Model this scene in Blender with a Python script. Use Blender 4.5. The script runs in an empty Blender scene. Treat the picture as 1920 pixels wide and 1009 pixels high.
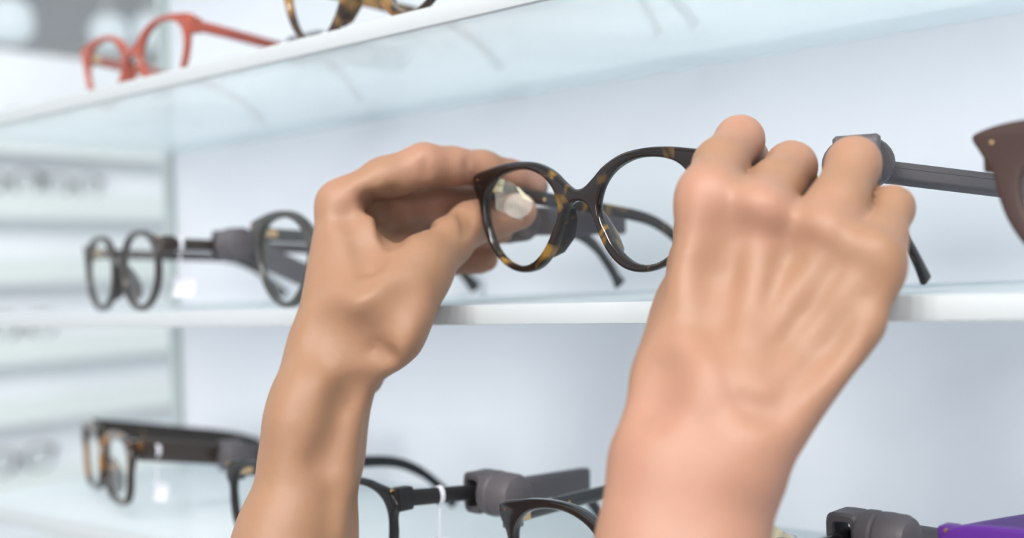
import bpy, bmesh, math, random
import numpy as np
from mathutils import Vector, Matrix
from math import radians, sin, cos, pi, sqrt
random.seed(7)
SC = bpy.context.scene
COL = SC.collection

# ------------------------------------------------------------------ camera
F = 2200.0                                   # focal length in pixels of a 1920 wide frame
RHO, PIT = radians(2.4), radians(0.35)       # slight roll and upward pitch
EYE = np.array([0.0, 0.0, 1.45])
_X = np.array([1.0, 0, 0]); _Z = np.array([0, -sin(PIT), cos(PIT)]); FW = np.array([0, cos(PIT), sin(PIT)])
RT = cos(RHO)*_X - sin(RHO)*_Z; UP = sin(RHO)*_X + cos(RHO)*_Z
def P(px, py, D):                            # a point of the place at depth D (m) seen in direction px,py
    return EYE + D*(FW + RT*(px-960)/F + UP*(504.5-py)/F)
cam = bpy.data.objects.new('camera', bpy.data.cameras.new('camera')); COL.objects.link(cam)
cam.matrix_world = Matrix(((RT[0], UP[0], -FW[0], EYE[0]), (RT[1], UP[1], -FW[1], EYE[1]), (RT[2], UP[2], -FW[2], EYE[2]), (0, 0, 0, 1)))
cam.data.sensor_width = 36; cam.data.lens = 36*F/1920
cam.data.clip_start = 0.02; cam.data.clip_end = 50
cam.data.dof.use_dof = True; cam.data.dof.focus_distance = 0.475; cam.data.dof.aperture_fstop = 41.25/9.5
SC.camera = cam

# ------------------------------------------------------------------ light
W = bpy.data.worlds.new('world'); SC.world = W; W.use_nodes = True
bg = W.node_tree.nodes['Background']; bg.inputs[1].default_value = 0.95
_tc = W.node_tree.nodes.new('ShaderNodeTexCoord'); _sx = W.node_tree.nodes.new('ShaderNodeSeparateXYZ'); _cr = W.node_tree.nodes.new('ShaderNodeValToRGB'); _mr = W.node_tree.nodes.new('ShaderNodeMapRange')
_mr.inputs['From Min'].default_value = -1; W.node_tree.links.new(_tc.outputs['Generated'], _sx.inputs[0]); W.node_tree.links.new(_sx.outputs[2], _mr.inputs['Value'])
_e = _cr.color_ramp.elements; _e[0].position = 0.25; _e[0].color = (0.40, 0.41, 0.43, 1); _e[1].position = 0.62; _e[1].color = (0.95, 1.0, 1.08, 1)
W.node_tree.links.new(_mr.outputs[0], _cr.inputs[0]); W.node_tree.links.new(_cr.outputs[0], bg.inputs[0])
def area(name, loc, target, size, power, color=(1, 1, 1), sy=None):
    l = bpy.data.lights.new(name, 'AREA'); l.energy = power; l.color = color; l.shape = 'RECTANGLE'; l.size = size; l.size_y = sy or size
    o = bpy.data.objects.new(name, l); COL.objects.link(o); o.location = loc
    o.rotation_euler = (Vector(target)-Vector(loc)).to_track_quat('-Z', 'Y').to_euler(); return o
for k in range(5): area('ceiling_spot_light', (-1.15+0.42*k, -0.75, 2.62), (0.05, 0.5, 1.4), 0.13, 8.8, (1.0, 0.975, 0.94))
area('ceiling_panel_light', (-1.6, 1.4, 2.62), (-1.2, 1.8, 1.3), 1.2, 6, (0.95, 0.98, 1.0))
area('far_fill_light', (0.1, 1.9, 2.3), (-0.9, 2.3, 1.4), 0.6, 4, (0.95, 0.98, 1.0))  # extra fill added to brighten the far shelves, not an actual lamp
area('broad_fill_light', (-1.6, -1.6, 1.9), (0, 0.5, 1.4), 1.0, 20, (1.0, 0.98, 0.95))  # added broad fill from behind the camera, no window stands there
SC.view_settings.view_transform = 'Standard'; SC.view_settings.look = 'None'
SC.view_settings.exposure = 0.11; SC.view_settings.gamma = 1.0; SC.view_settings.use_curve_mapping = False
SC.cycles.max_bounces = 10; SC.cycles.transparent_max_bounces = 24; SC.cycles.use_denoising = True

# ------------------------------------------------------------------ materials
def mat(name, col, rough=0.5, spec=0.5, coat=0.0, metal=0.0, noise=0.0, nscale=40, bump=0.0, bscale=400, sss=0.0, emit=None, es=0.0):
    m = bpy.data.materials.new(name); m.use_nodes = True; nt = m.node_tree; b = nt.nodes['Principled BSDF']
    b.inputs['Base Color'].default_value = (*col, 1); b.inputs['Roughness'].default_value = rough
    b.inputs['Specular IOR Level'].default_value = spec; b.inputs['Coat Weight'].default_value = coat
    b.inputs['Coat Roughness'].default_value = 0.04; b.inputs['Metallic'].default_value = metal
    if sss: b.inputs['Subsurface Weight'].default_value = sss
    if emit: b.inputs['Emission Color'].default_value = (*emit, 1); b.inputs['Emission Strength'].default_value = es
    tc = nt.nodes.new('ShaderNodeTexCoord')
    if noise:
        n = nt.nodes.new('ShaderNodeTexNoise'); n.inputs['Scale'].default_value = nscale; n.inputs['Detail'].default_value = 3
        r = nt.nodes.new('ShaderNodeMapRange'); r.inputs['To Min'].default_value = 1-noise; r.inputs['To Max'].default_value = 1+noise
        r.inputs['From Min'].default_value = 0.3; r.inputs['From Max'].default_value = 0.7
        mx = nt.nodes.new('ShaderNodeVectorMath'); mx.operation = 'SCALE'; mx.inputs[0].default_value = col
        nt.links.new(tc.outputs['Object'], n.inputs['Vector']); nt.links.new(n.outputs['Fac'], r.inputs['Value'])
        nt.links.new(r.outputs['Result'], mx.inputs['Scale']); nt.links.new(mx.outputs['Vector'], b.inputs['Base Color'])
    if bump:
        n2 = nt.nodes.new('ShaderNodeTexNoise'); n2.inputs['Scale'].default_value = bscale; n2.inputs['Detail'].default_value = 4
        bp = nt.nodes.new('ShaderNodeBump'); bp.inputs['Strength'].default_value = bump; bp.inputs['Distance'].default_value = 0.0006
        nt.links.new(tc.outputs['Object'], n2.inputs['Vector']); nt.links.new(n2.outputs['Fac'], bp.inputs['Height']); nt.links.new(bp.outputs['Normal'], b.inputs['Normal'])
    return m
def mat_shell(name, dark, amber, lo=0.56, hi=0.66, scale=55, rough=0.1):     # tortoiseshell acetate
    m = mat(name, dark, rough, 0.45, 0.0); nt = m.node_tree; b = nt.nodes['Principled BSDF']
    tc = nt.nodes.new('ShaderNodeTexCoord'); n = nt.nodes.new('ShaderNodeTexNoise'); n.inputs['Scale'].default_value = scale
    n.inputs['Detail'].default_value = 1.5; n.inputs['Distortion'].default_value = 0.6
    cr = nt.nodes.new('ShaderNodeValToRGB'); e = cr.color_ramp.elements
    e[0].position = lo; e[0].color = (*dark, 1); e[1].position = hi; e[1].color = (*amber, 1)
    mp = nt.nodes.new('ShaderNodeMapping'); mp.inputs['Location'].default_value = (0.37, 0.11, 0.23); nt.links.new(tc.outputs['Object'], mp.inputs[0]); nt.links.new(mp.outputs[0], n.inputs['Vector']); nt.links.new(n.outputs['Fac'], cr.inputs['Fac']); nt.links.new(cr.outputs['Color'], b.inputs['Base Color'])
    return m
def mat_clear(name, tint=(0.97, 0.99, 0.98), gloss=0.0, ior=1.45):            # clear pane: transparent with a fresnel sheen
    m = bpy.data.materials.new(name); m.use_nodes = True; nt = m.node_tree; nt.nodes.clear()
    o = nt.nodes.new('ShaderNodeOutputMaterial'); mx = nt.nodes.new('ShaderNodeMixShader'); t = nt.nodes.new('ShaderNodeBsdfTransparent')
    g = nt.nodes.new('ShaderNodeBsdfGlossy'); g.inputs['Roughness'].default_value = 0.03; f = nt.nodes.new('ShaderNodeFresnel'); f.inputs['IOR'].default_value = ior
    t.inputs['Color'].default_value = (*tint, 1)
    ge = nt.nodes.new('ShaderNodeNewGeometry'); mu = nt.nodes.new('ShaderNodeMath'); mu.operation = 'MULTIPLY'; iv = nt.nodes.new('ShaderNodeMath'); iv.operation = 'SUBTRACT'; iv.inputs[0].default_value = 1
    nt.links.new(ge.outputs['Backfacing'], iv.inputs[1]); nt.links.new(iv.outputs[0], mu.inputs[0]); nt.links.new(f.outputs[0], mu.inputs[1])   # sheen on the entry side only
    nt.links.new(mu.outputs[0], mx.inputs[0]); nt.links.new(t.outputs[0], mx.inputs[1]); nt.links.new(g.outputs[0], mx.inputs[2]); nt.links.new(mx.outputs[0], o.inputs[0])
    return m
def mat_frost(name, col, clear, rough=0.25):                                  # frosted shelf glass
    m = bpy.data.materials.new(name); m.use_nodes = True; nt = m.node_tree; nt.nodes.clear()
    o = nt.nodes.new('ShaderNodeOutputMaterial'); t = nt.nodes.new('ShaderNodeBsdfTransparent'); t.inputs['Color'].default_value = (0.95, 0.985, 0.98, 1)
    tr = nt.nodes.new('ShaderNodeBsdfTranslucent'); tr.inputs['Color'].default_value = (*col, 1); d = nt.nodes.new('ShaderNodeBsdfDiffuse'); d.inputs['Color'].default_value = (*col, 1)
    g = nt.nodes.new('ShaderNodeBsdfGlossy'); g.inputs['Roughness'].default_value = rough
    w = nt.nodes.new('ShaderNodeTexWave'); w.inputs['Scale'].default_value = 220; w.bands_direction = 'X'; tc = nt.nodes.new('ShaderNodeTexCoord')
    mr = nt.nodes.new('ShaderNodeMapRange'); mr.inputs['To Min'].default_value = clear-0.06; mr.inputs['To Max'].default_value = clear+0.06
    nt.links.new(tc.outputs['Object'], w.inputs['Vector']); nt.links.new(w.outputs['Fac'], mr.inputs['Value'])
    m1 = nt.nodes.new('ShaderNodeMixShader'); m1.inputs[0].default_value = 0.5; m2 = nt.nodes.new('ShaderNodeMixShader'); m3 = nt.nodes.new('ShaderNodeMixShader'); m3.inputs[0].default_value = 0.05
    nt.links.new(tr.outputs[0], m1.inputs[1]); nt.links.new(d.outputs[0], m1.inputs[2])
    nt.links.new(mr.outputs[0], m2.inputs[0]); nt.links.new(m1.outputs[0], m2.inputs[1]); nt.links.new(t.outputs[0], m2.inputs[2])
    nt.links.new(m2.outputs[0], m3.inputs[1]); nt.links.new(g.outputs[0], m3.inputs[2]); nt.links.new(m3.outputs[0], o.inputs[0])
    return m
def mat_emit(name, col, s):
    m = bpy.data.materials.new(name); m.use_nodes = True; b = m.node_tree.nodes['Principled BSDF']
    b.inputs['Base Color'].default_value = (0.40, 0.42, 0.43, 1); b.inputs['Emission Color'].default_value = (*col, 1); b.inputs['Emission Strength'].default_value = s
    return m

M_SHELL = mat_shell('dark_tortoiseshell', (0.011, 0.007, 0.006), (0.19, 0.105, 0.02), 0.57, 0.72, 95)
M_SHELL2 = mat_shell('brown_tortoiseshell', (0.035, 0.02, 0.012), (0.28, 0.15, 0.05), 0.46, 0.62, 60)
M_SHELL3 = mat_shell('deep_tortoiseshell', (0.02, 0.011, 0.008), (0.30, 0.14, 0.03), 0.52, 0.66, 50)
M_ORANGE = mat('orange_acetate', (0.31, 0.055, 0.028), 0.2, 0.5, 0.5, noise=0.15)
M_BROWN = mat('dark_brown_acetate', (0.042, 0.022, 0.018), 0.45, 0.4)
M_OLIVE = mat('dark_olive_acetate', (0.028, 0.026, 0.022), 0.3, 0.5, 0.3)
M_DARK = mat('dark_brown_black_acetate', (0.028, 0.02, 0.017), 0.3, 0.5, 0.3)
M_BLACK = mat('black_acetate', (0.007, 0.007, 0.008), 0.15, 0.5, 0.7)
M_MATTE = mat('satin_black_acetate', (0.012, 0.012, 0.013), 0.4, 0.4)
M_PURPLE = mat('purple_acetate', (0.075, 0.013, 0.19), 0.4, 0.4)
M_TAG = mat('grey_plastic', (0.082, 0.074, 0.082), 0.48, 0.35, bump=0.2, bscale=900)
M_GOLD = mat('gold_metal', (0.8, 0.5, 0.25), 0.25, metal=1.0)
M_LENS = mat_clear('clear_lens', (0.985, 0.995, 0.99))
M_FILM = mat_frost('clear_plastic_film', (0.9, 0.88, 0.82), 0.86, 0.1)
M_CREAM = mat('cream_paper', (0.78, 0.72, 0.52), 0.6)
M_PAPER = mat('white_paper', (0.66, 0.66, 0.72), 0.7)
M_WALL = mat('pale_blue_white_panel', (0.87, 0.88, 0.93), 0.5, 0.3, noise=0.012, nscale=6)
M_TRIM = mat('grey_green_trim', (0.50, 0.56, 0.55), 0.4)
M_FROST = mat_frost('frosted_shelf_glass', (0.84, 0.885, 0.915), 0.38)
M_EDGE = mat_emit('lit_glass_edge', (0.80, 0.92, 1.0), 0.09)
M_FARWALL = mat('far_shop_panel', (0.80, 0.84, 0.87), 0.6)
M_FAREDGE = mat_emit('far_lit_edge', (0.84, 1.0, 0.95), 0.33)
M_CEIL = mat('grey_ceiling', (0.84, 0.86, 0.86), 0.8)
M_SOFFIT = mat('grey_soffit', (0.5, 0.52, 0.52), 0.8)
M_FLOOR = mat('pale_floor', (0.7, 0.7, 0.69), 0.4, noise=0.05, nscale=3)
M_LAMP = mat_emit('lamp_white', (0.72, 0.85, 0.92), 0.55)
M_NAIL = mat('nail', (0.72, 0.45, 0.38), 0.25, 0.5, 0.4, sss=0.2)

def skin_material():
    m = mat('skin', (0.6, 0.35, 0.25), 0.5, 0.4, bump=0.25, bscale=260, sss=0.0); nt = m.node_tree; b = nt.nodes['Principled BSDF']
    b.inputs['Subsurface Weight'].default_value = 0.25; b.inputs['Subsurface Radius'].default_value = (0.9, 0.35, 0.2); b.inputs['Subsurface Scale'].default_value = 0.006
    at = nt.nodes.new('ShaderNodeAttribute'); at.attribute_name = 'flush'
    mx = nt.nodes.new('ShaderNodeMix'); mx.data_type = 'RGBA'; mx.inputs['A'].default_value = (0.268, 0.145, 0.082, 1); mx.inputs['B'].default_value = (0.375, 0.188, 0.135, 1)
    tc = nt.nodes.new('ShaderNodeTexCoord'); n = nt.nodes.new('ShaderNodeTexNoise'); n.inputs['Scale'].default_value = 45; n.inputs['Detail'].default_value = 2
    ad = nt.nodes.new('ShaderNodeMath'); ad.operation = 'MULTIPLY_ADD'; ad.inputs[1].default_value = 0.5; ad.inputs[2].default_value = -0.2
    a2 = nt.nodes.new('ShaderNodeMath'); a2.operation = 'ADD'; a2.use_clamp = True
    nt.links.new(tc.outputs['Object'], n.inputs['Vector']); nt.links.new(n.outputs['Fac'], ad.inputs[0]); nt.links.new(ad.outputs[0], a2.inputs[0]); nt.links.new(at.outputs['Fac'], a2.inputs[1])
    nt.links.new(a2.outputs[0], mx.inputs['Factor']); nt.links.new(mx.outputs['Result'], b.inputs['Base Color'])
    return m
M_SKIN = skin_material()

# ------------------------------------------------------------------ mesh helpers
def link(name, me, m=None, parent=None, smooth=True, angle=35):
    me.validate(); 
    if m: me.materials.clear(); me.materials.append(m)
    if smooth:
        me.polygons.foreach_set('use_smooth', [True]*len(me.polygons))
        try: me.set_sharp_from_angle(angle=radians(angle))
        except Exception: pass
    o = bpy.data.objects.new(name, me); COL.objects.link(o)
    if parent: o.parent = parent
    return o
def pydata(v, f):
    me = bpy.data.meshes.new('mesh'); me.from_pydata([tuple(map(float, p)) for p in v], [], [tuple(map(int, q)) for q in f]); me.update(); return me
class MB:
    def __init__(s): s.v = []; s.f = []
    def add(s, v, f):
        n = len(s.v); s.v += [tuple(map(float, p)) for p in v]; s.f += [tuple(i+n for i in q) for q in f]; return s
    def box(s, x0, x1, y0, y1, z0, z1):
        v = [(x, y, z) for x in (x0, x1) for y in (y0, y1) for z in (z0, z1)]
        return s.add(v, [(0, 1, 3, 2), (4, 6, 7, 5), (0, 4, 5, 1), (2, 3, 7, 6), (0, 2, 6, 4), (1, 5, 7, 3)])
    def bbox(s, x0, x1, y0, y1, z0, z1, b=0.001, seg=2):        # bevelled box
        bm = bmesh.new(); bmesh.ops.create_cube(bm, size=1.0)
        for q in bm.verts: q.co = Vector(((x0+x1)/2+q.co.x*(x1-x0), (y0+y1)/2+q.co.y*(y1-y0), (z0+z1)/2+q.co.z*(z1-z0)))
        bmesh.ops.bevel(bm, geom=bm.edges[:], offset=b, segments=seg, affect='EDGES', profile=0.5); bm.verts.index_update()
        s.add([q.co[:] for q in bm.verts], [[q.index for q in f.verts] for f in bm.faces]); bm.free(); return s
    def tube(s, pts, sect, n=12, up=(0, 0, 1), cap=True):       # sect: list of (half width, half height)
        pts = [Vector(p) for p in pts]; rings = []
        for i, p in enumerate(pts):
            t = (pts[min(i+1, len(pts)-1)]-pts[max(i-1, 0)]).normalized(); side = t.cross(Vector(up))
            side = side.normalized() if side.length > 1e-6 else Vector((1, 0, 0)); w = side.cross(t)
            a, b = sect[i] if isinstance(sect, list) else sect
            rings.append([p+side*a*math.copysign(abs(cos(q))**0.6, cos(q))+w*b*math.copysign(abs(sin(q))**0.6, sin(q)) for q in (2*pi*k/n for k in range(n))])
        v = [q for r in rings for q in r]; f = [(i*n+k, i*n+(k+1) % n, (i+1)*n+(k+1) % n, (i+1)*n+k) for i in range(len(rings)-1) for k in range(n)]
        if cap: f += [tuple(range(n))[::-1], tuple((len(rings)-1)*n+k for k in range(n))]
        return s.add(v, f)
    def lathe(s, prof, axis='x', n=28, c=(0, 0, 0)):            # prof: (along axis, radius)
        v = []
        for a, r in prof:
            for k in range(n):
                q = 2*pi*k/n; y, z = r*cos(q), r*sin(q)
                p = (a, y, z) if axis == 'x' else ((y, a, z) if axis == 'y' else (y, z, a)); v.append((p[0]+c[0], p[1]+c[1], p[2]+c[2]))
        f = [(i*n+k, i*n+(k+1) % n, (i+1)*n+(k+1) % n, (i+1)*n+k) for i in range(len(prof)-1) for k in range(n)]
        f += [tuple(range(n))[::-1], tuple((len(prof)-1)*n+k for k in range(n))]; return s.add(v, f)
    def build(s, name, m, parent=None, **k):
        me = pydata(s.v, s.f); bm = bmesh.new(); bm.from_mesh(me); bmesh.ops.recalc_face_normals(bm, faces=bm.faces[:]); bm.to_mesh(me); bm.free()
        return link(name, me, m, parent, **k)
def empty(name, label, cat, group=None, loc=(0, 0, 0)):
    o = bpy.data.objects.new(name, None); COL.objects.link(o); o.location = loc; o.empty_display_size = 0.02
    o['label'] = label; o['category'] = cat
    if group: o['group'] = group
    return o
def tag(o, label, cat, group=None):
    o['label'] = label; o['category'] = cat
    if group: o['group'] = group
    return o
def struct(o): o['kind'] = 'structure'; return o
def catmull(pts, n=6, closed=True):
    out = []; N = len(pts); pts = [np.array(p, float) for p in pts]
    for i in range(N if closed else N-1):
        g = lambda j: pts[j % N] if closed else pts[min(max(j, 0), N-1)]
        a, b, c, d = g(i-1), g(i), g(i+1), g(i+2)
        for k in range(n):
            t = k/n; out.append(0.5*((2*b)+(c-a)*t+(2*a-5*b+4*c-d)*t*t+(3*b-a-3*c+d)*t**3))
    if not closed: out.append(pts[-1])
    return out

# ------------------------------------------------------------------ room
A = math.atan(0.8234)                                     # the display wall runs obliquely past the camera
U = np.array([cos(A), -sin(A), 0]); NI = np.array([sin(A), cos(A), 0])     # along the wall (to the right), into the wall
S = 1.07
O = np.array([0.0, 0.48*S, 0.0])                            # a point of the shelf front line
DEP = 0.24*S*cos(A)                                         # shelf depth
MW = Matrix(((U[0], NI[0], 0, O[0]), (U[1], NI[1], 0, O[1]), (0, 0, 1, 0), (0, 0, 0, 1)))
LEFT = ((np.array([-0.267*S, 0.940*S, 0])-O)@U)               # left end of the display wall, along U
def wallobj(o): o.matrix_world = MW; return o
struct(MB().box(-6, 4, -3, 9, -0.05, 0).build('floor', M_FLOOR, smooth=False))
struct(MB().box(-6, 4, -3, 9, 2.75, 2.8).build('ceiling', M_CEIL, smooth=False))
struct(wallobj(MB().box(LEFT, 2.2, DEP, DEP+0.05, 0.0, 2.75).build('wall_right', M_WALL, smooth=False)))
struct(wallobj(MB().box(LEFT-0.012, LEFT, DEP-0.004, DEP+0.054, 0.0, 2.75).build('trim_1', M_TRIM, smooth=False)))

Z_UP, Z_MID, Z_LOW, TH = 1.45+0.117*S, 1.45-0.0115*S, 1.45-0.136*S, 0.0082*S      # tops of the three glass shelves
for z, lab in ((Z_UP, 'highest glass shelf, its frosted underside seen from below'), (Z_MID, 'middle glass shelf seen edge-on behind the hands'), (Z_LOW, 'lowest glass shelf, crossing the bottom left corner'), (Z_UP+0.137, 'unseen glass shelf added above the top edge of the picture to shade the wall')):  # the topmost shelf is added out of view to shade the upper wall
    t = empty('glass_shelf', lab, 'shelf', 'lit glass display shelves'); t.matrix_world = MW @ Matrix.Translation((0, 0, z-TH))
    MB().box(LEFT, 2.1, 0.0015, DEP-0.0005, 0, TH).build('shelf_panel', M_FROST, t, smooth=False)
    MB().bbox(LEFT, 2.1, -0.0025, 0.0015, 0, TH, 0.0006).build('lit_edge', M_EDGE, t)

# far display unit, at right angles to the first
FO = np.array([-0.696, 2.45, 0.0]); FDIR = np.array([sin(A), cos(A), 0]); FN = np.array([-cos(A), sin(A), 0])
MF = Matrix(((FDIR[0], FN[0], 0, FO[0]), (FDIR[1], FN[1], 0, FO[1]), (0, 0, 1, 0), (0, 0, 0, 1)))
o = MB().box(-1.3, 0.9, 0.05, 0.09, 0.0, 1.45+0.47).build('wall_left', M_FARWALL, smooth=False); o.matrix_world = MF; struct(o)
FARZ = [0.292, 0.170, 0.048, -0.100, -0.212, -0.352, -0.48]
FLAB = ['first', 'second', 'third', 'fourth', 'fifth', 'sixth', 'seventh']
for i, z in enumerate(FARZ):
    t = empty('display_shelf', 'blurred pale shelf far behind on the left, %s from the top' % FLAB[i], 'shelf', 'far shelves behind the display'); t.matrix_world = MF @ Matrix.Translation((0, 0, 1.45+z))
    MB().box(-1.3, 0.9, 0.004, 0.0495, -0.02, 0.02).build('shelf_panel', M_FARWALL, t, smooth=False)
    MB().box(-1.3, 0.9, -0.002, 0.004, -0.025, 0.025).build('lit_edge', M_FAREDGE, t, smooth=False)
# far wall and soffit, ceiling lamps
struct(MB().box(-6, 4, 6.5, 6.6, 0, 2.75).build('wall_back', M_FARWALL, smooth=False))
def lamp(px, py, D, r, label):
    c = P(px, py, D); t = empty('pendant_lamp', label, 'lamp', 'bright round lamps under the far ceiling', c)
    MB().lathe([(-0.09*r/0.1, 0.02), (-0.085*r/0.1, r*0.6), (-0.05*r/0.1, r*0.92), (0, r), (0.05*r/0.1, r*0.92), (0.085*r/0.1, r*0.6), (0.09*r/0.1, 0.02)], 'z').build('globe', M_LAMP, t)
    MB().lathe([(0.085*r/0.1, 0.03), (0.13*r/0.1, 0.02), (2.75-c[2], 0.006)], 'z', 12).build('rod', M_SOFFIT, t)
lamp(18, 40, 3.0, 0.06, 'large white glowing lamp in the top left corner')
lamp(205, 62, 3.4, 0.055, 'white glowing lamp behind the left lens of the orange glasses')
lamp(285, 58, 3.5, 0.055, 'white glowing lamp behind the right lens of the orange glasses')
o = MB().box(-2.6, 0.4, 4.3, 4.5, 2.27, 2.37).build('trim_2', M_SOFFIT, smooth=False); struct(o)

# ------------------------------------------------------------------ glasses
CAT_OUT = [(0, 10.5), (4, 11.3), (9, 14.5), (16, 19.6), (26, 23.6), (38, 25), (50, 24.6), (60, 23.2), (68, 21.8), (71.3, 19.8), (71, 15), (67.4, 8.5), (66, 2), (63.2, -6), (58, -14), (50, -20.6), (41, -24), (32, -24.4), (24, -22), (17, -16.2), (11.8, -8), (8.4, -0.5), (5.6, 3.7), (3, 5.2), (0, 5.6)]
CAT_IN = [(12.4, 5), (15.8, 12), (22.5, 17.6), (33, 21), (45, 20.8), (55, 17.8), (61, 11.5), (62, 3), (59.4, -6), (54.4, -14), (46.5, -19.6), (37.5, -21.6), (29, -19.8), (21.3, -14), (15.8, -6.3), (12.6, -0.5)]
def superlens(cx, a, b, n, skew):
    out = []
    for k in range(28):
        q = 2*pi*k/28; x = math.copysign(abs(cos(q))**(2/n), cos(q))*a; y = math.copysign(abs(sin(q))**(2/n), sin(q))*b
        out.append((cx+x+skew*y*0.1*(1 if x > 0 else -0.6), y))
    return out
def variant(kind):
    if kind == 'cat': return CAT_OUT, CAT_IN
    if kind == 'bold':
        o = [(x*(1.03 if y > 15 and x > 55 else 1), y*(1.04 if x > 55 and y > 0 else 1)) for x, y in CAT_OUT]
        return o, [(35.8+(x-37)*0.92, -1.5+y*0.89) for x, y in CAT_IN]
    cx, a, b, n, sk, t = {'block': (36, 23.5, 15.5, 3.4, 1.0, 7.5), 'round': (35, 24.5, 21, 2.15, 1.0, 4.0), 'rect': (35.5, 26, 18.5, 3.2, 1.2, 4.0), 'slim': (36, 27, 19, 2.8, 1.0, 3.2)}[kind]
    inn = superlens(cx, a, b, n, sk); outer = superlens(cx, a+t, b+t*0.85, n, sk)
    # outer runs counter-clockwise from angle 0; reorder from nasal-top clockwise to nasal-bottom
    order = [outer[i % 28] for i in range(12, -1, -1)]+[outer[i] for i in range(27, 15, -1)]
    top = [(0, order[0][1]*0.62+2), (4, order[0][1]*0.62+2.4)] if kind != 'round' else [(0, 8), (4, 8.6)]
    order = [(x+(4.5 if (x > cx+a*0.7 and y > b*0.45) else 0), y) for x, y in order if x > 6]
    return top+order+[(6, 3.2 if kind != 'round' else 2.2), (3, 4.6), (0, 5.0)], inn
def filled(outlines, ext, bev, res=2):
    cu = bpy.data.curves.new('c', 'CURVE'); cu.dimensions = '2D'; cu.fill_mode = 'BOTH'; cu.extrude = ext-bev; cu.bevel_depth = bev; cu.bevel_resolution = res; cu.offset = -bev
    for pl in outlines:
        s = cu.splines.new('POLY'); s.points.add(len(pl)-1); s.use_cyclic_u = True
        for q, p in zip(s.points, pl): q.co = (p[0]/1000, p[1]/1000, 0, 1)
    ob = bpy.data.objects.new('c', cu); COL.objects.link(ob); dg = bpy.context.evaluated_depsgraph_get(); dg.update()
    me = bpy.data.meshes.new_from_object(ob.evaluated_get(dg)); bpy.data.objects.remove(ob); bpy.data.curves.remove(cu)
    bm = bmesh.new(); bm.from_mesh(me); bmesh.ops.remove_doubles(bm, verts=bm.verts[:], dist=1e-6)
    bmesh.ops.recalc_face_normals(bm, faces=bm.faces[:]); bm.to_mesh(me); bm.free(); return me
def bend(x): return 0.35*x*x
def xz(me, sc=1.0):                                        # curve plane -> glasses plane (x right, y back, z up), wrapped
    for q in me.vertices: x, y, z = q.co; q.co = (x, -z+bend(x), y)
    return me
_front = {}
def front_mesh(kind, depth=0.0022):
    if (kind, depth) in _front: return _front[(kind, depth)]
    out, inn = variant(kind)
    half = catmull(out, 5, False); full = [tuple(p) for p in half]+[(-p[0], p[1]) for p in half[::-1]][1:-1]
    li = [tuple(p) for p in catmull(inn, 5)]; ri = [(-x, y) for x, y in li]
    me = xz(filled([full, li, ri], depth, 0.0013, 3))
    mb = MB()
    for s in (1, -1):                                      # nose pads flare backwards from the inner rims
        mb.tube([(s*x, y, z) for x, y, z in ((0.0075, 0.0028, 0.003), (0.0098, 0.0042, -0.002), (0.0135, 0.0052, -0.0085), (0.018, 0.0045, -0.0145), (0.021, 0.003, -0.0175))],
                [(0.0016, 0.0005), (0.0030, 0.0012), (0.0040, 0.0016), (0.0030, 0.0013), (0.001, 0.0005)], 12, up=(s*0.8, 0.2, 0.35))
        mb.bbox(min(s*0.0645, s*0.0705), max(s*0.0645, s*0.0705), bend(0.067)-0.001, bend(0.067)+0.007, 0.0095, 0.0195, 0.001)   # end pieces turn back
    extra = pydata(mb.v, mb.f); bm = bmesh.new(); bm.from_mesh(extra); bmesh.ops.recalc_face_normals(bm, faces=bm.faces[:]); bm.from_mesh(me); bm.to_mesh(me); bm.free()
    lens = [xz(filled([[(x*1.0, y*1.0) for x, y in (li if s > 0 else ri)]], 0.0005, 0.0001, 0)) for s in (1, -1)]
    _front[(kind, depth)] = (me, lens); return me, lens
def temple_mesh(s, wide=1.0, drop=0.14, inner=0.068, tipz=-0.0235, ylen=1.0, tuck=1.0):
    T = [(inner, 0.006, 0.0145), (inner+0.0006, 0.02, 0.0145), (inner+0.0006, 0.045, 0.0145), (inner, 0.07, 0.0145), (inner-0.001, 0.092, 0.0145), (inner-0.002, 0.105, 0.0128), (inner-0.003, 0.115, 0.0085), (inner-0.0045, 0.124, 0.0015), (inner-0.006, 0.131, -0.0065), (inner-0.007, 0.137, -0.0150), (inner-0.008, 0.1415, -0.0225), (inner-0.008, 0.1435, -0.0262)]
    kz = (tipz+0.0028-(0.0145-drop*0.1375))/(-0.0407)
    T = [(s*(inner+(x-inner)*tuck), y*ylen, 0.0145+(z-0.0145)*kz-(y-0.006)*drop) for x, y, z in T]; T = [tuple(p) for p in catmull(T, 3, False)]
    n = len(T); sec = []
    for i in range(n):
        q = i/(n-1); h = (0.0036*(1-q)+0.0024*q)*wide if q < 0.62 else 0.0026+0.0012*math.exp(-((q-0.93)/0.09)**2)-(0.0022 if i == n-1 else 0)
        if q < 0.25: h = max(h, 0.0032)
        sec.append((0.0017 if i < n-1 else 0.0006, h))
    mb = MB(); mb.tube(T, sec, 14, up=(0, -0.35, 1)); return mb
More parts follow.
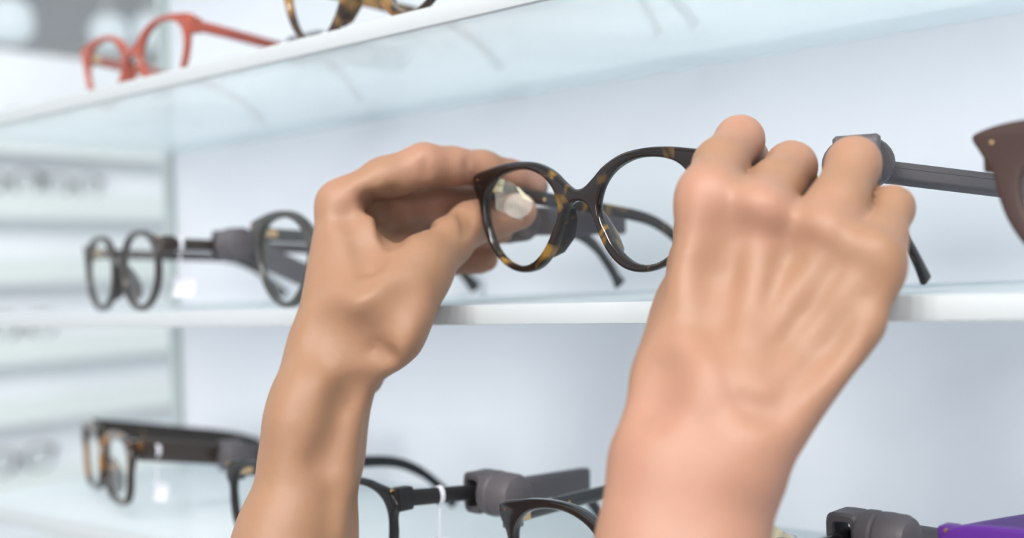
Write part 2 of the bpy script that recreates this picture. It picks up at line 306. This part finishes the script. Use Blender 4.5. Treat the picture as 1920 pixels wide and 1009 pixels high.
def glasses(label, center, yaw, m, kind='cat', mt=None, scale=1.0, wide=1.0, drop=0.10, R=None, group='spectacles on the display shelves', name='eyeglasses', tipz=-0.0235, ylen=1.0, tuck=1.0):
    t = empty(name, label, 'glasses', group)
    fm, lens = front_mesh(kind)
    link('front_frame', fm.copy(), m, t)
    for l in lens: link('lens', l, M_LENS, t)
    for s in (1, -1):
        q = temple_mesh(s, wide, drop, tipz=tipz, ylen=ylen, tuck=tuck).build('temple', mt or m, t)
        MB().lathe([(-0.0004, 0.0009), (0.0004, 0.0009)], 'x', 10, (s*0.0661, 0.040, 0.0145-0.034*drop)).build('rivet', M_GOLD, q)
        MB().lathe([(-0.0026, 0.0006), (0.0001, 0.0006)], 'y', 10, (s*0.0668, bend(0.0668), 0.0185)).build('rivet', M_GOLD, t)
        hb = MB().bbox(min(s*0.0635, s*0.0668), max(s*0.0635, s*0.0668), bend(0.065)+0.001, bend(0.065)+0.0105, 0.0125, 0.0165, 0.0005).build('hinge', M_GOLD, t)
    if R is None: M = Matrix.Rotation(-yaw, 4, 'Z')
    else: M = Matrix([list(r)+[0] for r in R]+[[0, 0, 0, 1]])
    t.matrix_world = Matrix.Translation(Vector(center)) @ M @ Matrix.Scale(scale, 4)
    return t
def on_temple(t, s, y, dz=0.0):                            # world point on a temple of glasses t
    drop = t.get('drop', 0.10); return t.matrix_world @ Vector((s*0.0686, y, 0.0145-(y-0.006)*drop+dz))

def security_tag(label, origin, yaw, arm_yaw=0.0, arm_tilt=0.0, group='grey security tags clipped on temples', roll=0.0, barrel=1):
    t = empty('security_tag', label, 'security tag', group)
    w, h, d = 0.0065, 0.0092, 0.0065                      # collar: a frame the temple passes through
    mb = MB(); n = 24; rings = []
    def ring(sx, sz, y): return [(sx*math.copysign(abs(cos(q))**0.42, cos(q)), y, sz*math.copysign(abs(sin(q))**0.42, sin(q))) for q in (2*pi*k/n for k in range(n))]
    rr = [ring(w-0.001, h-0.001, -d), ring(w, h, -d+0.001), ring(w, h, d-0.001), ring(w-0.001, h-0.001, d), ring(w-0.0026, h-0.003, d), ring(w-0.0029, h-0.0033, d-0.001), ring(w-0.0029, h-0.0033, -d+0.001), ring(w-0.0026, h-0.003, -d)]
    mb.add([p for r in rr for p in r], [(i*n+k, i*n+(k+1) % n, ((i+1) % 8)*n+(k+1) % n, ((i+1) % 8)*n+k) for i in range(8) for k in range(n)])
    mb.build('collar', M_TAG, t)
    R_ = 0.0102
    MB().lathe([(0.0055, R_*0.7), (0.006, R_*0.95), (0.0075, R_), (0.011, R_), (0.0118, R_*0.93), (0.0124, R_*0.93), (0.0130, R_*0.98), (0.0215, R_*0.95), (0.0235, R_*0.85), (0.0245, R_*0.6), (0.0247, 0.0005)], 'x').build('barrel', M_TAG, t)
    arm = MB(); arm.bbox(-0.0032, 0.0032, -0.002, 0.072, -0.0068, 0.0068, 0.0018, 3)
    arm.box(-0.00335, 0.00335, 0.004, 0.068, 0.0012, 0.0016)
    a = arm.build('arm', M_TAG, t); a.matrix_local = Matrix.Translation((0.0165, 0, 0)) @ Matrix.Rotation(arm_yaw, 4, 'Z') @ Matrix.Rotation(arm_tilt, 4, 'X') @ Matrix.Rotation(roll, 4, 'Y')
    t.matrix_world = Matrix.Translation(Vector(origin)) @ Matrix.Rotation(-yaw, 4, 'Z') @ Matrix.Scale(S, 4)
    return t

YA = radians(44)
# the pair in the hands
RH = [[0.653, 0.7571, 0.0165], [-0.7568, 0.6532, -0.0241], [-0.029, 0.0033, 0.9996]]
held = glasses('dark tortoiseshell cat-eye glasses held between the two hands', (0.02966, 0.49543, 1.4749), 0, M_SHELL, 'cat', drop=0.14, R=RH, group=None, tipz=-0.037, ylen=1.12, tuck=0.2)

def stand(px, D, shelf, low=0.0245, lift=0.0):             # glasses centre over a shelf at a view direction
    c = P(px, 500, D*S); return (c[0], c[1], shelf+(low+lift)*S)
def display(label, px, D, shelf, yaw, m, kind, tagside=1, tagy=0.066, taglabel=None, scale=1.0, lift=0.0, wide=1.0, drop=0.10, low=None, arm=(0, 0, 0), mt=None, ylen=1.0):
    low = {'bold': 0.0245, 'cat': 0.0245, 'round': 0.0246, 'rect': 0.0222, 'block': 0.0222, 'slim': 0.0220}[kind]*scale if low is None else low
    g = glasses(label, stand(px, D, shelf, low, lift), radians(yaw), m, kind, scale=scale*S, wide=wide, drop=drop, mt=mt, tipz=-(low+lift)/scale+0.0012, ylen=ylen); g['drop'] = drop
    if taglabel:
        p = g.matrix_world @ Vector((0.0680, tagy, 0.0145-(tagy-0.006)*drop))
        security_tag(taglabel, p, radians(yaw), *[radians(a) for a in arm[:2]], roll=radians(arm[2]))
    return g
g_orange = display('orange-red cat-eye glasses on the highest shelf, left', 265, 0.72, Z_UP, 43, M_ORANGE, 'cat', scale=0.93, taglabel='grey tag on the orange glasses, half hidden by the highest shelf edge', drop=0.10, tagy=0.085)
g_up = display('brown tortoiseshell glasses on the highest shelf, cut off by the top edge of the picture', 699, 0.548, Z_UP, 47, M_SHELL2, 'cat', drop=0.08)
g_ghost = display('dark glasses seen only faintly through the frosted highest shelf', 1150, 0.445, Z_UP, 45, M_MATTE, 'round')
g_c = display('dark brown round glasses at the left end of the middle shelf', 224, 0.715, Z_MID, 52, M_DARK, 'round', taglabel='grey tag with round barrel on the leftmost glasses of the middle shelf', scale=0.97, drop=0.05, tagy=0.041, arm=(10, -22, 0))
g_d = display('dark glasses behind the wrist of the left hand on the middle shelf', 607, 0.585, Z_MID, 49, M_OLIVE, 'cat', taglabel='grey tag bar showing behind the left lens of the held glasses', drop=0.06, tagy=0.052, scale=1.03)
g_e = display('large dark brown glasses cut off by the right edge of the picture', 2350, 0.31, Z_MID, 44, M_BROWN, 'bold', lift=0.003, drop=0.1)
g_f = display('dark tortoiseshell glasses at the left end of the lowest shelf', 182, 0.745, Z_LOW, 59, M_SHELL3, 'rect', taglabel='grey tag with round barrel on the leftmost glasses of the lowest shelf', wide=1.9, drop=0.18, tagy=0.060, lift=0.007, mt=M_DARK)
g_g = display('satin black thin-rimmed glasses just right of the left forearm', 553, 0.545, Z_LOW, 46, M_MATTE, 'slim', taglabel='grey tag with long flat bar in the bottom centre', lift=0.007, drop=0.09, tagy=0.050, arm=(14, -5, 0))
g_h = display('glossy black cat-eye glasses in the bottom centre behind the right forearm', 1160, 0.440, Z_LOW, 43.5, M_BLACK, 'cat', scale=0.96, ylen=0.84, taglabel='grey tag with open collar in the bottom right corner beside the purple glasses', lift=-0.001, drop=0.0, tagy=0.048, arm=(0, -14, 0))
g_j = display('purple glasses in the bottom right corner', 2160, 0.35, Z_LOW, 44, M_PURPLE, 'block', lift=0.0035)

# the free tag whose bar runs behind the right hand to the brown glasses
tg = security_tag('grey tag held in the right hand, its grooved bar reaching right', P(1608, 303, 0.462), radians(-72))
tg.matrix_world = tg.matrix_world @ Matrix.Diagonal((1.0, 1.3, 1.05, 1))
ta = [c for c in tg.children if c.name.startswith('arm')][0]
a0, a1 = np.array(P(1622, 318, 0.478)), np.array(P(1925, 362, 0.492)); dy = (a1-a0)/np.linalg.norm(a1-a0); zz = np.array([0, 0.35, 1.0]); xx = np.cross(dy, zz); xx /= np.linalg.norm(xx); zz = np.cross(xx, dy)
bpy.context.view_layer.update()
ta.matrix_world = Matrix(((xx[0], dy[0], zz[0], a0[0]), (xx[1], dy[1], zz[1], a0[1]), (xx[2], dy[2], zz[2], a0[2]), (0, 0, 0, 1))) @ Matrix.Scale(np.linalg.norm(a1-a0)/0.072, 4, (0, 1, 0)) @ Matrix.Scale(0.62, 4, (0, 0, 1))

# ------------------------------------------------------------------ arms (signed distance sculpting)
def smin(a, b, k):
    h = np.clip(0.5+0.5*(b-a)/k, 0, 1); return b+(a-b)*h-k*h*(1-h)
def smax(a, b, k): return -smin(-a, -b, k)
class Field:
    def __init__(s, lo, hi, vx):
        s.lo = np.array(lo); s.vx = vx; s.n = np.ceil((np.array(hi)-s.lo)/vx).astype(int)+1; s.g = np.full(s.n, 0.03, np.float32)
    def region(s, a, b, m):
        lo = np.floor((np.minimum(a, b)-m-s.lo)/s.vx).astype(int); hi = np.ceil((np.maximum(a, b)+m-s.lo)/s.vx).astype(int)+1
        lo = np.clip(lo, 0, s.n); hi = np.clip(hi, 0, s.n); return tuple(slice(x, y) for x, y in zip(lo, hi))
    def cone(s, r, a, b, ra, rb):
        ax = [((np.arange(q.start, q.stop)*s.vx+s.lo[i])-a[i]).astype(np.float32) for i, q in enumerate(r)]
        X, Y, Z = ax[0][:, None, None], ax[1][None, :, None], ax[2][None, None, :]; d = (b-a).astype(np.float32); L = float(d@d)+1e-12
        t = np.clip((X*d[0]+Y*d[1]+Z*d[2])/L, 0, 1); return np.sqrt((X-t*d[0])**2+(Y-t*d[1])**2+(Z-t*d[2])**2)-(ra+(rb-ra)*t)
    def add(s, a, b, ra, rb, k, target=None):
        g = s.g if target is None else target; a, b = np.array(a), np.array(b); r = s.region(a, b, max(ra, rb)+max(3*k, 0.02))
        g[r] = smin(g[r], s.cone(r, a, b, ra, rb), k)
    def cut(s, a, b, ra, rb, k):
        a, b = np.array(a), np.array(b); r = s.region(a, b, max(ra, rb)+3*k+0.004); s.g[r] = smax(s.g[r], -s.cone(r, a, b, ra, rb), k)
    def sample(s, p):
        q = (np.array(p)-s.lo)/s.vx; i = np.floor(q).astype(int)
        if (i < 0).any() or (i >= s.n-1).any(): return 0.03
        f = q-i; c = s.g[i[0]:i[0]+2, i[1]:i[1]+2, i[2]:i[2]+2]
        c = c[0]*(1-f[0])+c[1]*f[0]; c = c[0]*(1-f[1])+c[1]*f[1]; return c[0]*(1-f[2])+c[1]*f[2]
    def surf(s, px, py, d0=0.28, d1=0.7):
        D = d0; prev = D
        while D < d1:
            if s.sample(P(px, py, D)) < 0:
                lo, hi = prev, D
                for _ in range(12):
                    m = (lo+hi)/2
                    if s.sample(P(px, py, m)) < 0: hi = m
                    else: lo = m
                return hi
            prev = D; D += 0.0015
        return None
    def feature(s, pts, r, amt, k=0.003):                 # amt > 0 ridge height, < 0 crease depth, along a line on the surface
        c = []
        for px, py in pts:
            D = s.surf(px, py)
            if D is None: c.append(None); continue
            c.append(P(px, py, D+(r-amt) if amt > 0 else D-(r+amt)))
        for a, b in zip(c, c[1:]):
            if a is None or b is None: continue
            (s.add if amt > 0 else s.cut)(a, b, r, r, k)
    def mesh(s):                                           # naive surface nets
        g = s.g; sg = g < 0; nx, ny, nz = g.shape
        acc = np.zeros((nx-1, ny-1, nz-1, 3), np.float32); cnt = np.zeros((nx-1, ny-1, nz-1), np.float32)
        cs = sum(sg[i:nx-1+i, j:ny-1+j, k:nz-1+k].astype(np.int8) for i in (0, 1) for j in (0, 1) for k in (0, 1)); act = (cs > 0) & (cs < 8)
        idx = np.argwhere(act); pos = np.zeros((len(idx), 3)); c = np.zeros(len(idx)); I, J, K = idx.T
        corners = [(i, j, k) for i in (0, 1) for j in (0, 1) for k in (0, 1)]
        for a in corners:
            for ax in range(3):
                if a[ax]: continue
                b = list(a); b[ax] = 1
                ga = g[I+a[0], J+a[1], K+a[2]]; gb = g[I+b[0], J+b[1], K+b[2]]; m = (ga < 0) != (gb < 0)
                t = np.where(m, ga/np.where(m, ga-gb, 1), 0); p = np.tile(np.array(a, float), (len(idx), 1)); p[:, ax] += t
                pos[m] += p[m]; c[m] += 1
        pos = (pos/c[:, None]+idx)*s.vx+s.lo
        num = np.full(act.shape, -1, np.int64); num[act] = np.arange(len(idx)); faces = []
        for ax in range(3):
            o1, o2 = [q for q in range(3) if q != ax]
            sl0 = [slice(1, -1)]*3; sl1 = [slice(1, -1)]*3; sl0[ax] = slice(0, -1); sl1[ax] = slice(1, None)
            A0, B0 = sg[tuple(sl0)], sg[tuple(sl1)]; e = np.argwhere(A0 != B0)
            off = np.array([1, 1, 1]); off[ax] = 0; e0 = e+off; ins = A0[tuple(e.T)]
            def at(d1, d2):
                q = e0.copy(); q[:, o1] -= d1; q[:, o2] -= d2; return num[tuple(q.T)]
            quad = np.stack([at(1, 1), at(0, 1), at(0, 0), at(1, 0)], 1); fl = ins if ax != 1 else ~ins
            quad[~fl] = quad[~fl][:, ::-1]; faces.append(quad)
        return pos, np.concatenate(faces)
def build_arm(name, core, fingers, feats, tips, parent, vx=0.00135):
    allp = [p for q in core for p in q[:2]]+[p for f in fingers for p, r in f[0]]
    allp = np.array(allp); F_ = Field(allp.min(0)-0.03, allp.max(0)+0.03, vx)
    for a, b, ra, rb, k in core: F_.add(a, b, ra, rb, k)
    palm = F_.g.copy()
    for chain, k in fingers:
        pts = np.array([p for p, r in chain]); r = F_.region(pts.min(0), pts.max(0), 0.03)
        fg = np.full(F_.g.shape, 0.03, np.float32) if False else None
        sub = np.full([q.stop-q.start for q in r], 0.03, np.float32)
        for (a, ra), (b, rb) in zip(chain, chain[1:]): sub = smin(sub, F_.cone(r, np.array(a), np.array(b), ra, rb), 0.004)
        F_.g[r] = smin(F_.g[r], smin(palm[r], sub, k), 0.0008)
    for pts, r, amt, k in feats: F_.feature(pts, r, amt, k)
    v, f = F_.mesh(); me = bpy.data.meshes.new(name); me.vertices.add(len(v)); me.vertices.foreach_set('co', v.ravel().astype(np.float32))
    me.loops.add(f.size); me.loops.foreach_set('vertex_index', f.ravel().astype(np.int32)); me.polygons.add(len(f))
    me.polygons.foreach_set('loop_start', np.arange(0, f.size, 4, dtype=np.int32)); me.polygons.foreach_set('loop_total', np.full(len(f), 4, np.int32)); me.update(calc_edges=True); me.validate()
    fl = np.zeros(len(v))
    for c, rad, amt in tips: fl = np.maximum(fl, amt*np.exp(-(np.linalg.norm(v-np.array(c), axis=1)/rad)**2))
    at = me.attributes.new('flush', 'FLOAT', 'POINT'); at.data.foreach_set('value', fl.astype(np.float32))
    bm = bmesh.new(); bm.from_mesh(me)
    for _ in range(5): bmesh.ops.smooth_vert(bm, verts=bm.verts[:], factor=0.5, use_axis_x=True, use_axis_y=True, use_axis_z=True)
    bm.to_mesh(me); bm.free()
    o = link(name, me, M_SKIN, parent, smooth=False); me.polygons.foreach_set('use_smooth', [True]*len(me.polygons)); return o, F_
def nail(F_, px, py, dx, dy, half_l, half_w, parent, D=None):      # a curved nail lying on the finger surface, axis in the picture plane (dx,dy)
    n1, n2 = 9, 9; v = []; L = math.hypot(dx, dy); dx, dy = dx/L, dy/L
    for i in range(n1):
        for j in range(n2):
            a, b = (i/(n1-1)*2-1), (j/(n2-1)*2-1)
            a2, b2 = a*sqrt(1-b*b/2), b*sqrt(1-a*a/2)
            x, y = px+dx*a2*half_l-dy*b2*half_w, py+dy*a2*half_l+dx*b2*half_w; d = F_.surf(x, y)
            v.append((x, y, d))
    ds = [q[2] for q in v if q[2]]; mx = max(ds); top = [P(x, y, (d or mx)-0.0005) for x, y, d in v]; bot = [P(x, y, (d or mx)+0.0006) for x, y, d in v]
    f = [(i*n2+j, (i+1)*n2+j, (i+1)*n2+j+1, i*n2+j+1) for i in range(n1-1) for j in range(n2-1)]; N = n1*n2
    f2 = [tuple(q+N for q in g[::-1]) for g in f]; rim = [j for j in range(n2)]+[i*n2+n2-1 for i in range(1, n1)]+[(n1-1)*n2+j for j in range(n2-2, -1, -1)]+[i*n2 for i in range(n1-2, 0, -1)]
    f3 = [(rim[k], rim[(k+1) % len(rim)], rim[(k+1) % len(rim)]+N, rim[k]+N) for k in range(len(rim))]
    mb = MB(); mb.add(top+bot, f+f2+f3); return mb.build('fingernail', M_NAIL, parent, angle=60)

person = empty('person', 'person reaching in with both bare hands to hold the tortoiseshell glasses', 'person')
mm = 0.001
# left arm: seen from the thumb side, fingers and thumb pinching the far temple
LC = [
 (P(300, 1750, .44), P(470, 1250, .47), 34*mm, 27*mm, 0.01),
 (P(470, 1250, .47), P(536, 1010, .492), 27*mm, 19*mm, 0.012),
 (P(560, 1250, .49), P(582, 1010, .505), 24*mm, 17*mm, 0.012),
 (P(536, 1010, .492), P(575, 850, .503), 19*mm, 17.5*mm, 0.012),
 (P(588, 1010, .505), P(605, 850, .515), 17*mm, 15.5*mm, 0.012),
 (P(575, 850, .503), P(592, 765, .510), 18*mm, 18.5*mm, 0.010),
 (P(605, 850, .515), P(618, 760, .520), 16*mm, 17*mm, 0.010),
 (P(592, 765, .510), P(606, 660, .517), 18.0*mm, 13.5*mm, 0.010),
 (P(606, 660, .517), P(640, 385, .540), 14*mm, 10*mm, 0.012),     # index metacarpal
 (P(630, 660, .535), P(662, 400, .560), 14*mm, 10*mm, 0.010),
 (P(640, 670, .552), P(680, 440, .582), 14*mm, 10*mm, 0.010),
 (P(655, 690, .566), P(700, 500, .600), 13*mm, 10*mm, 0.010),
 (P(680, 705, .545), P(690, 655, .555), 10*mm, 14*mm, 0.010),     # heel of the palm
 (P(650, 690, .512), P(715, 610, .506), 14*mm, 17.5*mm, 0.012),    # thumb base
 (P(715, 610, .506), P(770, 530, .520), 17*mm, 14*mm, 0.012),
 (P(660, 600, .515), P(680, 470, .528), 14*mm, 10*mm, 0.014),     # web between thumb and index
 (P(720, 530, .525), P(684, 440, .535), 9*mm, 8*mm, 0.012),
 (P(690, 470, .565), P(765, 420, .578), 11*mm, 9*mm, 0.008),
 (P(700, 500, .575), P(775, 470, .588), 10*mm, 8*mm, 0.008),
]
LF = [
 ([(P(640, 385, .540), 11*mm), (P(720, 338, .543), 10.3*mm), (P(795, 309, .548), 9.8*mm), (P(850, 312, .556), 8.8*mm), (P(905, 316, .566), 8.4*mm), (P(960, 332, .576), 8.0*mm), (P(1003, 349, .583), 7.0*mm)], 0.008),
 ([(P(662, 410, .560), 10.5*mm), (P(740, 390, .566), 10.5*mm), (P(815, 379, .574), 10.3*mm), (P(905, 384, .584), 9.4*mm), (P(960, 410, .588), 8*mm)], 0.006),
 ([(P(680, 450, .582), 10*mm), (P(760, 446, .586), 9.6*mm), (P(840, 444, .592), 9.4*mm), (P(900, 440, .592), 8*mm), (P(936, 430, .588), 7.5*mm)], 0.005),
 ([(P(705, 500, .594), 9*mm), (P(780, 492, .596), 8*mm), (P(845, 488, .594), 7.4*mm), (P(895, 487, .590), 6.6*mm), (P(914, 487, .588), 5.8*mm)], 0.005),
 ([(P(745, 560, .512), 14.5*mm), (P(795, 497, .524), 13*mm), (P(840, 455, .540), 11*mm), (P(882, 420, .558), 10.2*mm), (P(930, 406, .562), 9.9*mm), (P(972, 396, .560), 9.0*mm)], 0.010),
]
LFEAT = [
 ([(738, 372), (742, 410), (748, 445)], 0.006, -0.0010, 0.004),
 ([(688, 372), (712, 400), (736, 448)], 0.005, -0.0018, 0.005),
 ([(655, 400), (678, 445), (690, 490)], 0.006, -0.0016, 0.006),
 ([(862, 395), (870, 418), (872, 440)], 0.0018, -0.0011, 0.0014),
 ([(878, 396), (884, 414), (882, 436)], 0.0018, -0.0010, 0.0014),
 ([(800, 296), (797, 312), (804, 330)], 0.002, -0.0008, 0.002),
 ([(880, 298), (878, 316), (882, 334)], 0.002, -0.0007, 0.002),
 ([(700, 690), (650, 745), (612, 860)], 0.008, -0.0034, 0.008),
 ([(655, 790), (642, 900), (628, 1000)], 0.004, 0.0012, 0.006),
 ([(575, 745), (560, 790)], 0.012, 0.0018, 0.01),
 ([(600, 610), (640, 650), (668, 640)], 0.010, -0.0022, 0.01),
 ([(748, 438), (775, 432), (808, 424)], 0.002, -0.0022, 0.002),
 ([(690, 640), (735, 590), (770, 545)], 0.010, -0.0012, 0.010),
 ([(700, 655), (722, 668)], 0.004, -0.0018, 0.004),
]
LT = [(P(1003, 349, .583), 0.022, 1.0), (P(972, 396, .56), 0.02, .9), (P(914, 487, .60), 0.022, 1.2), (P(968, 412, .598), 0.03, .9), (P(800, 305, .548), 0.018, .6), (P(640, 385, .54), 0.02, .35), (P(850, 312, .556), .02, .5), (P(815, 384, .584), .03, .8)]
la, LFld = build_arm('left_arm', LC, LF, LFEAT, LT, person)
nail(LFld, 972, 386, 1.0, -0.25, 27, 23, la)
# right arm: back of the hand towards the camera
RC = [
 (P(900, 1750, .33), P(1170, 1320, .36), 34*mm, 26*mm, 0.01),
 (P(1170, 1320, .36), P(1226, 1010, .382), 23*mm, 16.5*mm, 0.012),
 (P(1320, 1320, .355), P(1328, 1010, .378), 23*mm, 16.5*mm, 0.012),
 (P(1240, 1320, .36), P(1285, 1010, .380), 24*mm, 18*mm, 0.012),
 (P(1226, 1010, .382), P(1245, 870, .389), 16.5*mm, 16.5*mm, 0.010),
 (P(1328, 1010, .378), P(1370, 880, .382), 16.5*mm, 16.0*mm, 0.010),
 (P(1245, 870, .389), P(1270, 740, .396), 16.5*mm, 14.0*mm, 0.010),
 (P(1370, 880, .382), P(1400, 760, .384), 15.5*mm, 13*mm, 0.010),
 (P(1300, 900, .383), P(1335, 730, .389), 17*mm, 14.5*mm, 0.010),
 (P(1277, 740, .397), P(1329, 372, .413), 13.0*mm, 8.2*mm, 0.012),     # metacarpals
 (P(1325, 740, .394), P(1425, 410, .406), 13.5*mm, 8.2*mm, 0.012),
 (P(1375, 750, .388), P(1540, 455, .400), 13.5*mm, 8.2*mm, 0.012),
 (P(1420, 765, .380), P(1628, 500, .392), 13*mm, 8.5*mm, 0.012),
 (P(1450, 780, .380), P(1590, 600, .386), 11.5*mm, 12.0*mm, 0.010),           # outer edge of the palm
 (P(1310, 640, .415), P(1400, 520, .422), 14*mm, 14*mm, 0.012),
 (P(1400, 640, .402), P(1530, 520, .408), 14*mm, 12*mm, 0.012),
 (P(1272, 700, .405), P(1300, 580, .424), 13.5*mm, 12.5*mm, 0.010),           # thumb base
]
RF = [
 ([(P(1329, 372, .413), 9.6*mm), (P(1350, 310, .430), 9.6*mm), (P(1387, 262, .447), 8.8*mm), (P(1400, 300, .466), 8.2*mm), (P(1392, 345, .478), 7.6*mm), (P(1375, 372, .474), 7.0*mm)], 0.014),
 ([(P(1425, 410, .406), 9.4*mm), (P(1455, 350, .424), 9.8*mm), (P(1483, 313, .438), 9.1*mm), (P(1490, 345, .464), 8.4*mm), (P(1470, 380, .480), 7.8*mm), (P(1450, 395, .484), 7.2*mm)], 0.014),
 ([(P(1540, 455, .400), 9.4*mm), (P(1572, 380, .408), 9.8*mm), (P(1600, 307, .420), 9.2*mm), (P(1596, 350, .448), 8.6*mm), (P(1575, 390, .470), 7.8*mm)], 0.014),
 ([(P(1630, 502, .392), 9.5*mm), (P(1652, 450, .402), 8.3*mm), (P(1672, 390, .415), 7.5*mm), (P(1662, 420, .437), 6.9*mm), (P(1640, 440, .452), 6.2*mm)], 0.013),
 ([(P(1300, 600, .424), 12.5*mm), (P(1312, 500, .440), 11.5*mm), (P(1318, 430, .452), 10.5*mm), (P(1340, 375, .458), 9.5*mm), (P(1356, 345, .460), 8*mm)], 0.010),
]
RFEAT = [
 ([(1425, 396), (1426, 402)], 0.006, 0.0004, 0.008),
 ([(1543, 440), (1544, 446)], 0.008, 0.0008, 0.008),
 ([(1632, 486), (1632, 494)], 0.008, 0.0006, 0.008),
 ([(1378, 445), (1360, 500), (1350, 580)], 0.009, -0.0034, 0.010),
 ([(1484, 480), (1455, 560), (1420, 650)], 0.010, -0.0042, 0.010),
 ([(1585, 530), (1520, 610), (1440, 730)], 0.011, -0.0046, 0.011),
 ([(1390, 700), (1400, 640), (1425, 480)], 0.004, 0.0006, 0.006),
 ([(1400, 730), (1450, 620), (1530, 500)], 0.004, 0.0010, 0.006),
 ([(1430, 745), (1520, 640), (1600, 540)], 0.004, 0.0008, 0.006),
 ([(1395, 860), (1392, 870)], 0.012, 0.0022, 0.008),
 ([(1208, 735), (1216, 690)], 0.009, -0.0012, 0.008),
]
RT_ = [(P(1387, 262, .447), 0.018, .7), (P(1483, 313, .442), 0.018, .6), (P(1600, 307, .428), 0.018, .5), (P(1672, 393, .442), 0.018, .8), (P(1320, 365, .403), 0.014, .7), (P(1425, 400, .400), 0.014, .7), (P(1545, 445, .403), 0.014, .7), (P(1632, 490, .412), 0.014, .5), (P(1350, 600, .39), 0.03, .3), (P(1300, 900, .375), 0.045, .75)]
ra, RFld = build_arm('right_arm', RC, RF, RFEAT, RT_, person)

# ------------------------------------------------------------------ price tags
def film_tag():
    t = empty('price_tag', 'small clear plastic tag with cream patches between the pinching thumb and finger', 'tag')
    D0 = 0.545
    quad = [P(926, 333, D0), P(960, 342, D0-.002), P(1000, 378, D0+.002), P(978, 415, D0+.002), P(930, 392, D0-.003)]
    th = -FW*0.0004; v = [*quad, *[q+th for q in quad]]; n = 5
    MB().add(v, [tuple(range(n)), tuple(range(2*n-1, n-1, -1))]+[(i, (i+1) % n, (i+1) % n+n, i+n) for i in range(n)]).build('film', M_FILM, t, smooth=False)
    for q in (((931, 334), (946, 337), (944, 347), (930, 345)), ((930, 348), (944, 350), (941, 360), (928, 357)), ((968, 350), (973, 352), (1000, 380), (980, 372))):
        c = [P(x, y, D0-.0012) for x, y in q]; v = c+[p+th*2 for p in c]
        MB().add(v, [(0, 1, 2, 3), (7, 6, 5, 4), (0, 4, 5, 1), (1, 5, 6, 2), (2, 6, 7, 3), (3, 7, 4, 0)]).build('cream_patch', M_CREAM, t, smooth=False)
film_tag()
def paper_slip():
    t = empty('price_tag', 'cream paper tag corner just right of the right forearm at the bottom edge', 'tag')
    c = [P(1436, 978, .425), P(1458, 990, .423), P(1500, 1016, .428), P(1512, 1040, .432), P(1448, 1040, .424)]; th = FW*0.0004; n = 5; v = c+[p+th for p in c]
    MB().add(v, [tuple(range(n)), tuple(range(2*n-1, n-1, -1))]+[(i, (i+1) % n, (i+1) % n+n, i+n) for i in range(n)]).build('paper', M_CREAM, t, smooth=False)
    MB().tube([P(1470, 998, .424), P(1490, 1003, .431), P(1496, 1012, .433)], (0.0004, 0.0004), 6).build('string', M_PAPER, t)
paper_slip()
def string_tag(label, g, y, size, lie=False):
    t = empty('price_tag', label, 'tag', 'white price tags on temples'); c = on_temple(g, 1, y); t.location = c
    loop = [(0.0026*cos(q), 0, 0.0042*sin(q)) for q in (2*pi*k/16 for k in range(17))]
    MB().tube(loop, (0.0005, 0.0014), 8, up=(0, 1, 0), cap=False).build('loop', M_PAPER, t)
    MB().tube([(0, 0, -0.0058), (0.0005, -0.001, -0.012), (0, -0.001, -0.02)], (0.0004, 0.0004), 6, up=(0, 1, 0)).build('string', M_PAPER, t)
    w, h = size; n = 6; v = []
    for i in range(n+1):
        a = i/n; zz = -0.02-h*a; v += [(-w/2, 0.002*sin(a*3), zz), (w/2, 0.002*sin(a*3+0.5), zz)]
    N = len(v); v += [(x, yy+0.0005, z) for x, yy, z in v]
    f = [(2*i, 2*i+1, 2*i+3, 2*i+2) for i in range(n)]+[(2*i+2+N, 2*i+3+N, 2*i+1+N, 2*i+N) for i in range(n)]
    f += [(0, N, N+1, 1), (N-2, N-1, 2*N-1, 2*N-2)]+[(2*i, 2*i+2, 2*i+2+N, 2*i+N) for i in range(n)]+[(2*i+1, 2*i+1+N, 2*i+3+N, 2*i+3) for i in range(n)]
    MB().add(v, f).build('paper', M_PAPER, t); t.rotation_euler = (0, 0, radians(-44)); return t
string_tag('white price tag hanging from the leftmost glasses of the middle shelf', g_c, 0.012, (0.026, 0.012))
string_tag('white price tag hanging from the leftmost glasses of the lowest shelf', g_f, 0.016, (0.016, 0.012))
string_tag('small white tag looped on the satin black glasses by the left forearm', g_g, 0.024, (0.010, 0.018))

# ------------------------------------------------------------------ blurred glasses on the far shelves
def far_glasses(label, px, si, m, yaw, scale=1.0, kind='round'):
    # position on the far unit: intersect direction px with the shelf front line, a little inside
    z = 1.45+FARZ[si]+0.021+0.024*scale; c0 = FO+FN*0.03
    # solve c0 + t*FDIR seen at column px
    s = (px-960)/F; t = (s*c0[1]-c0[0])/(FDIR[0]-s*FDIR[1]); c = c0+FDIR*t
    return glasses(label, (c[0], c[1], z), radians(yaw), m, kind, scale=scale, group='blurred glasses on the far shelves')
far_glasses('blurred black glasses on the second far shelf, at the left edge', 22, 1, M_DARK, -46)
far_glasses('blurred glasses on the second far shelf, beside the black pair at the left edge', 145, 1, M_OLIVE, -46, .9)
far_glasses('blurred dark glasses on the fourth far shelf above the middle glass shelf', 42, 3, M_BLACK, -46)
far_glasses('blurred black glasses on the sixth far shelf, at the left edge', 25, 5, M_BLACK, -46)
far_glasses('blurred glasses on top of the highest far shelf, left of the orange glasses', 95, 0, M_BLACK, -46, 0.9)
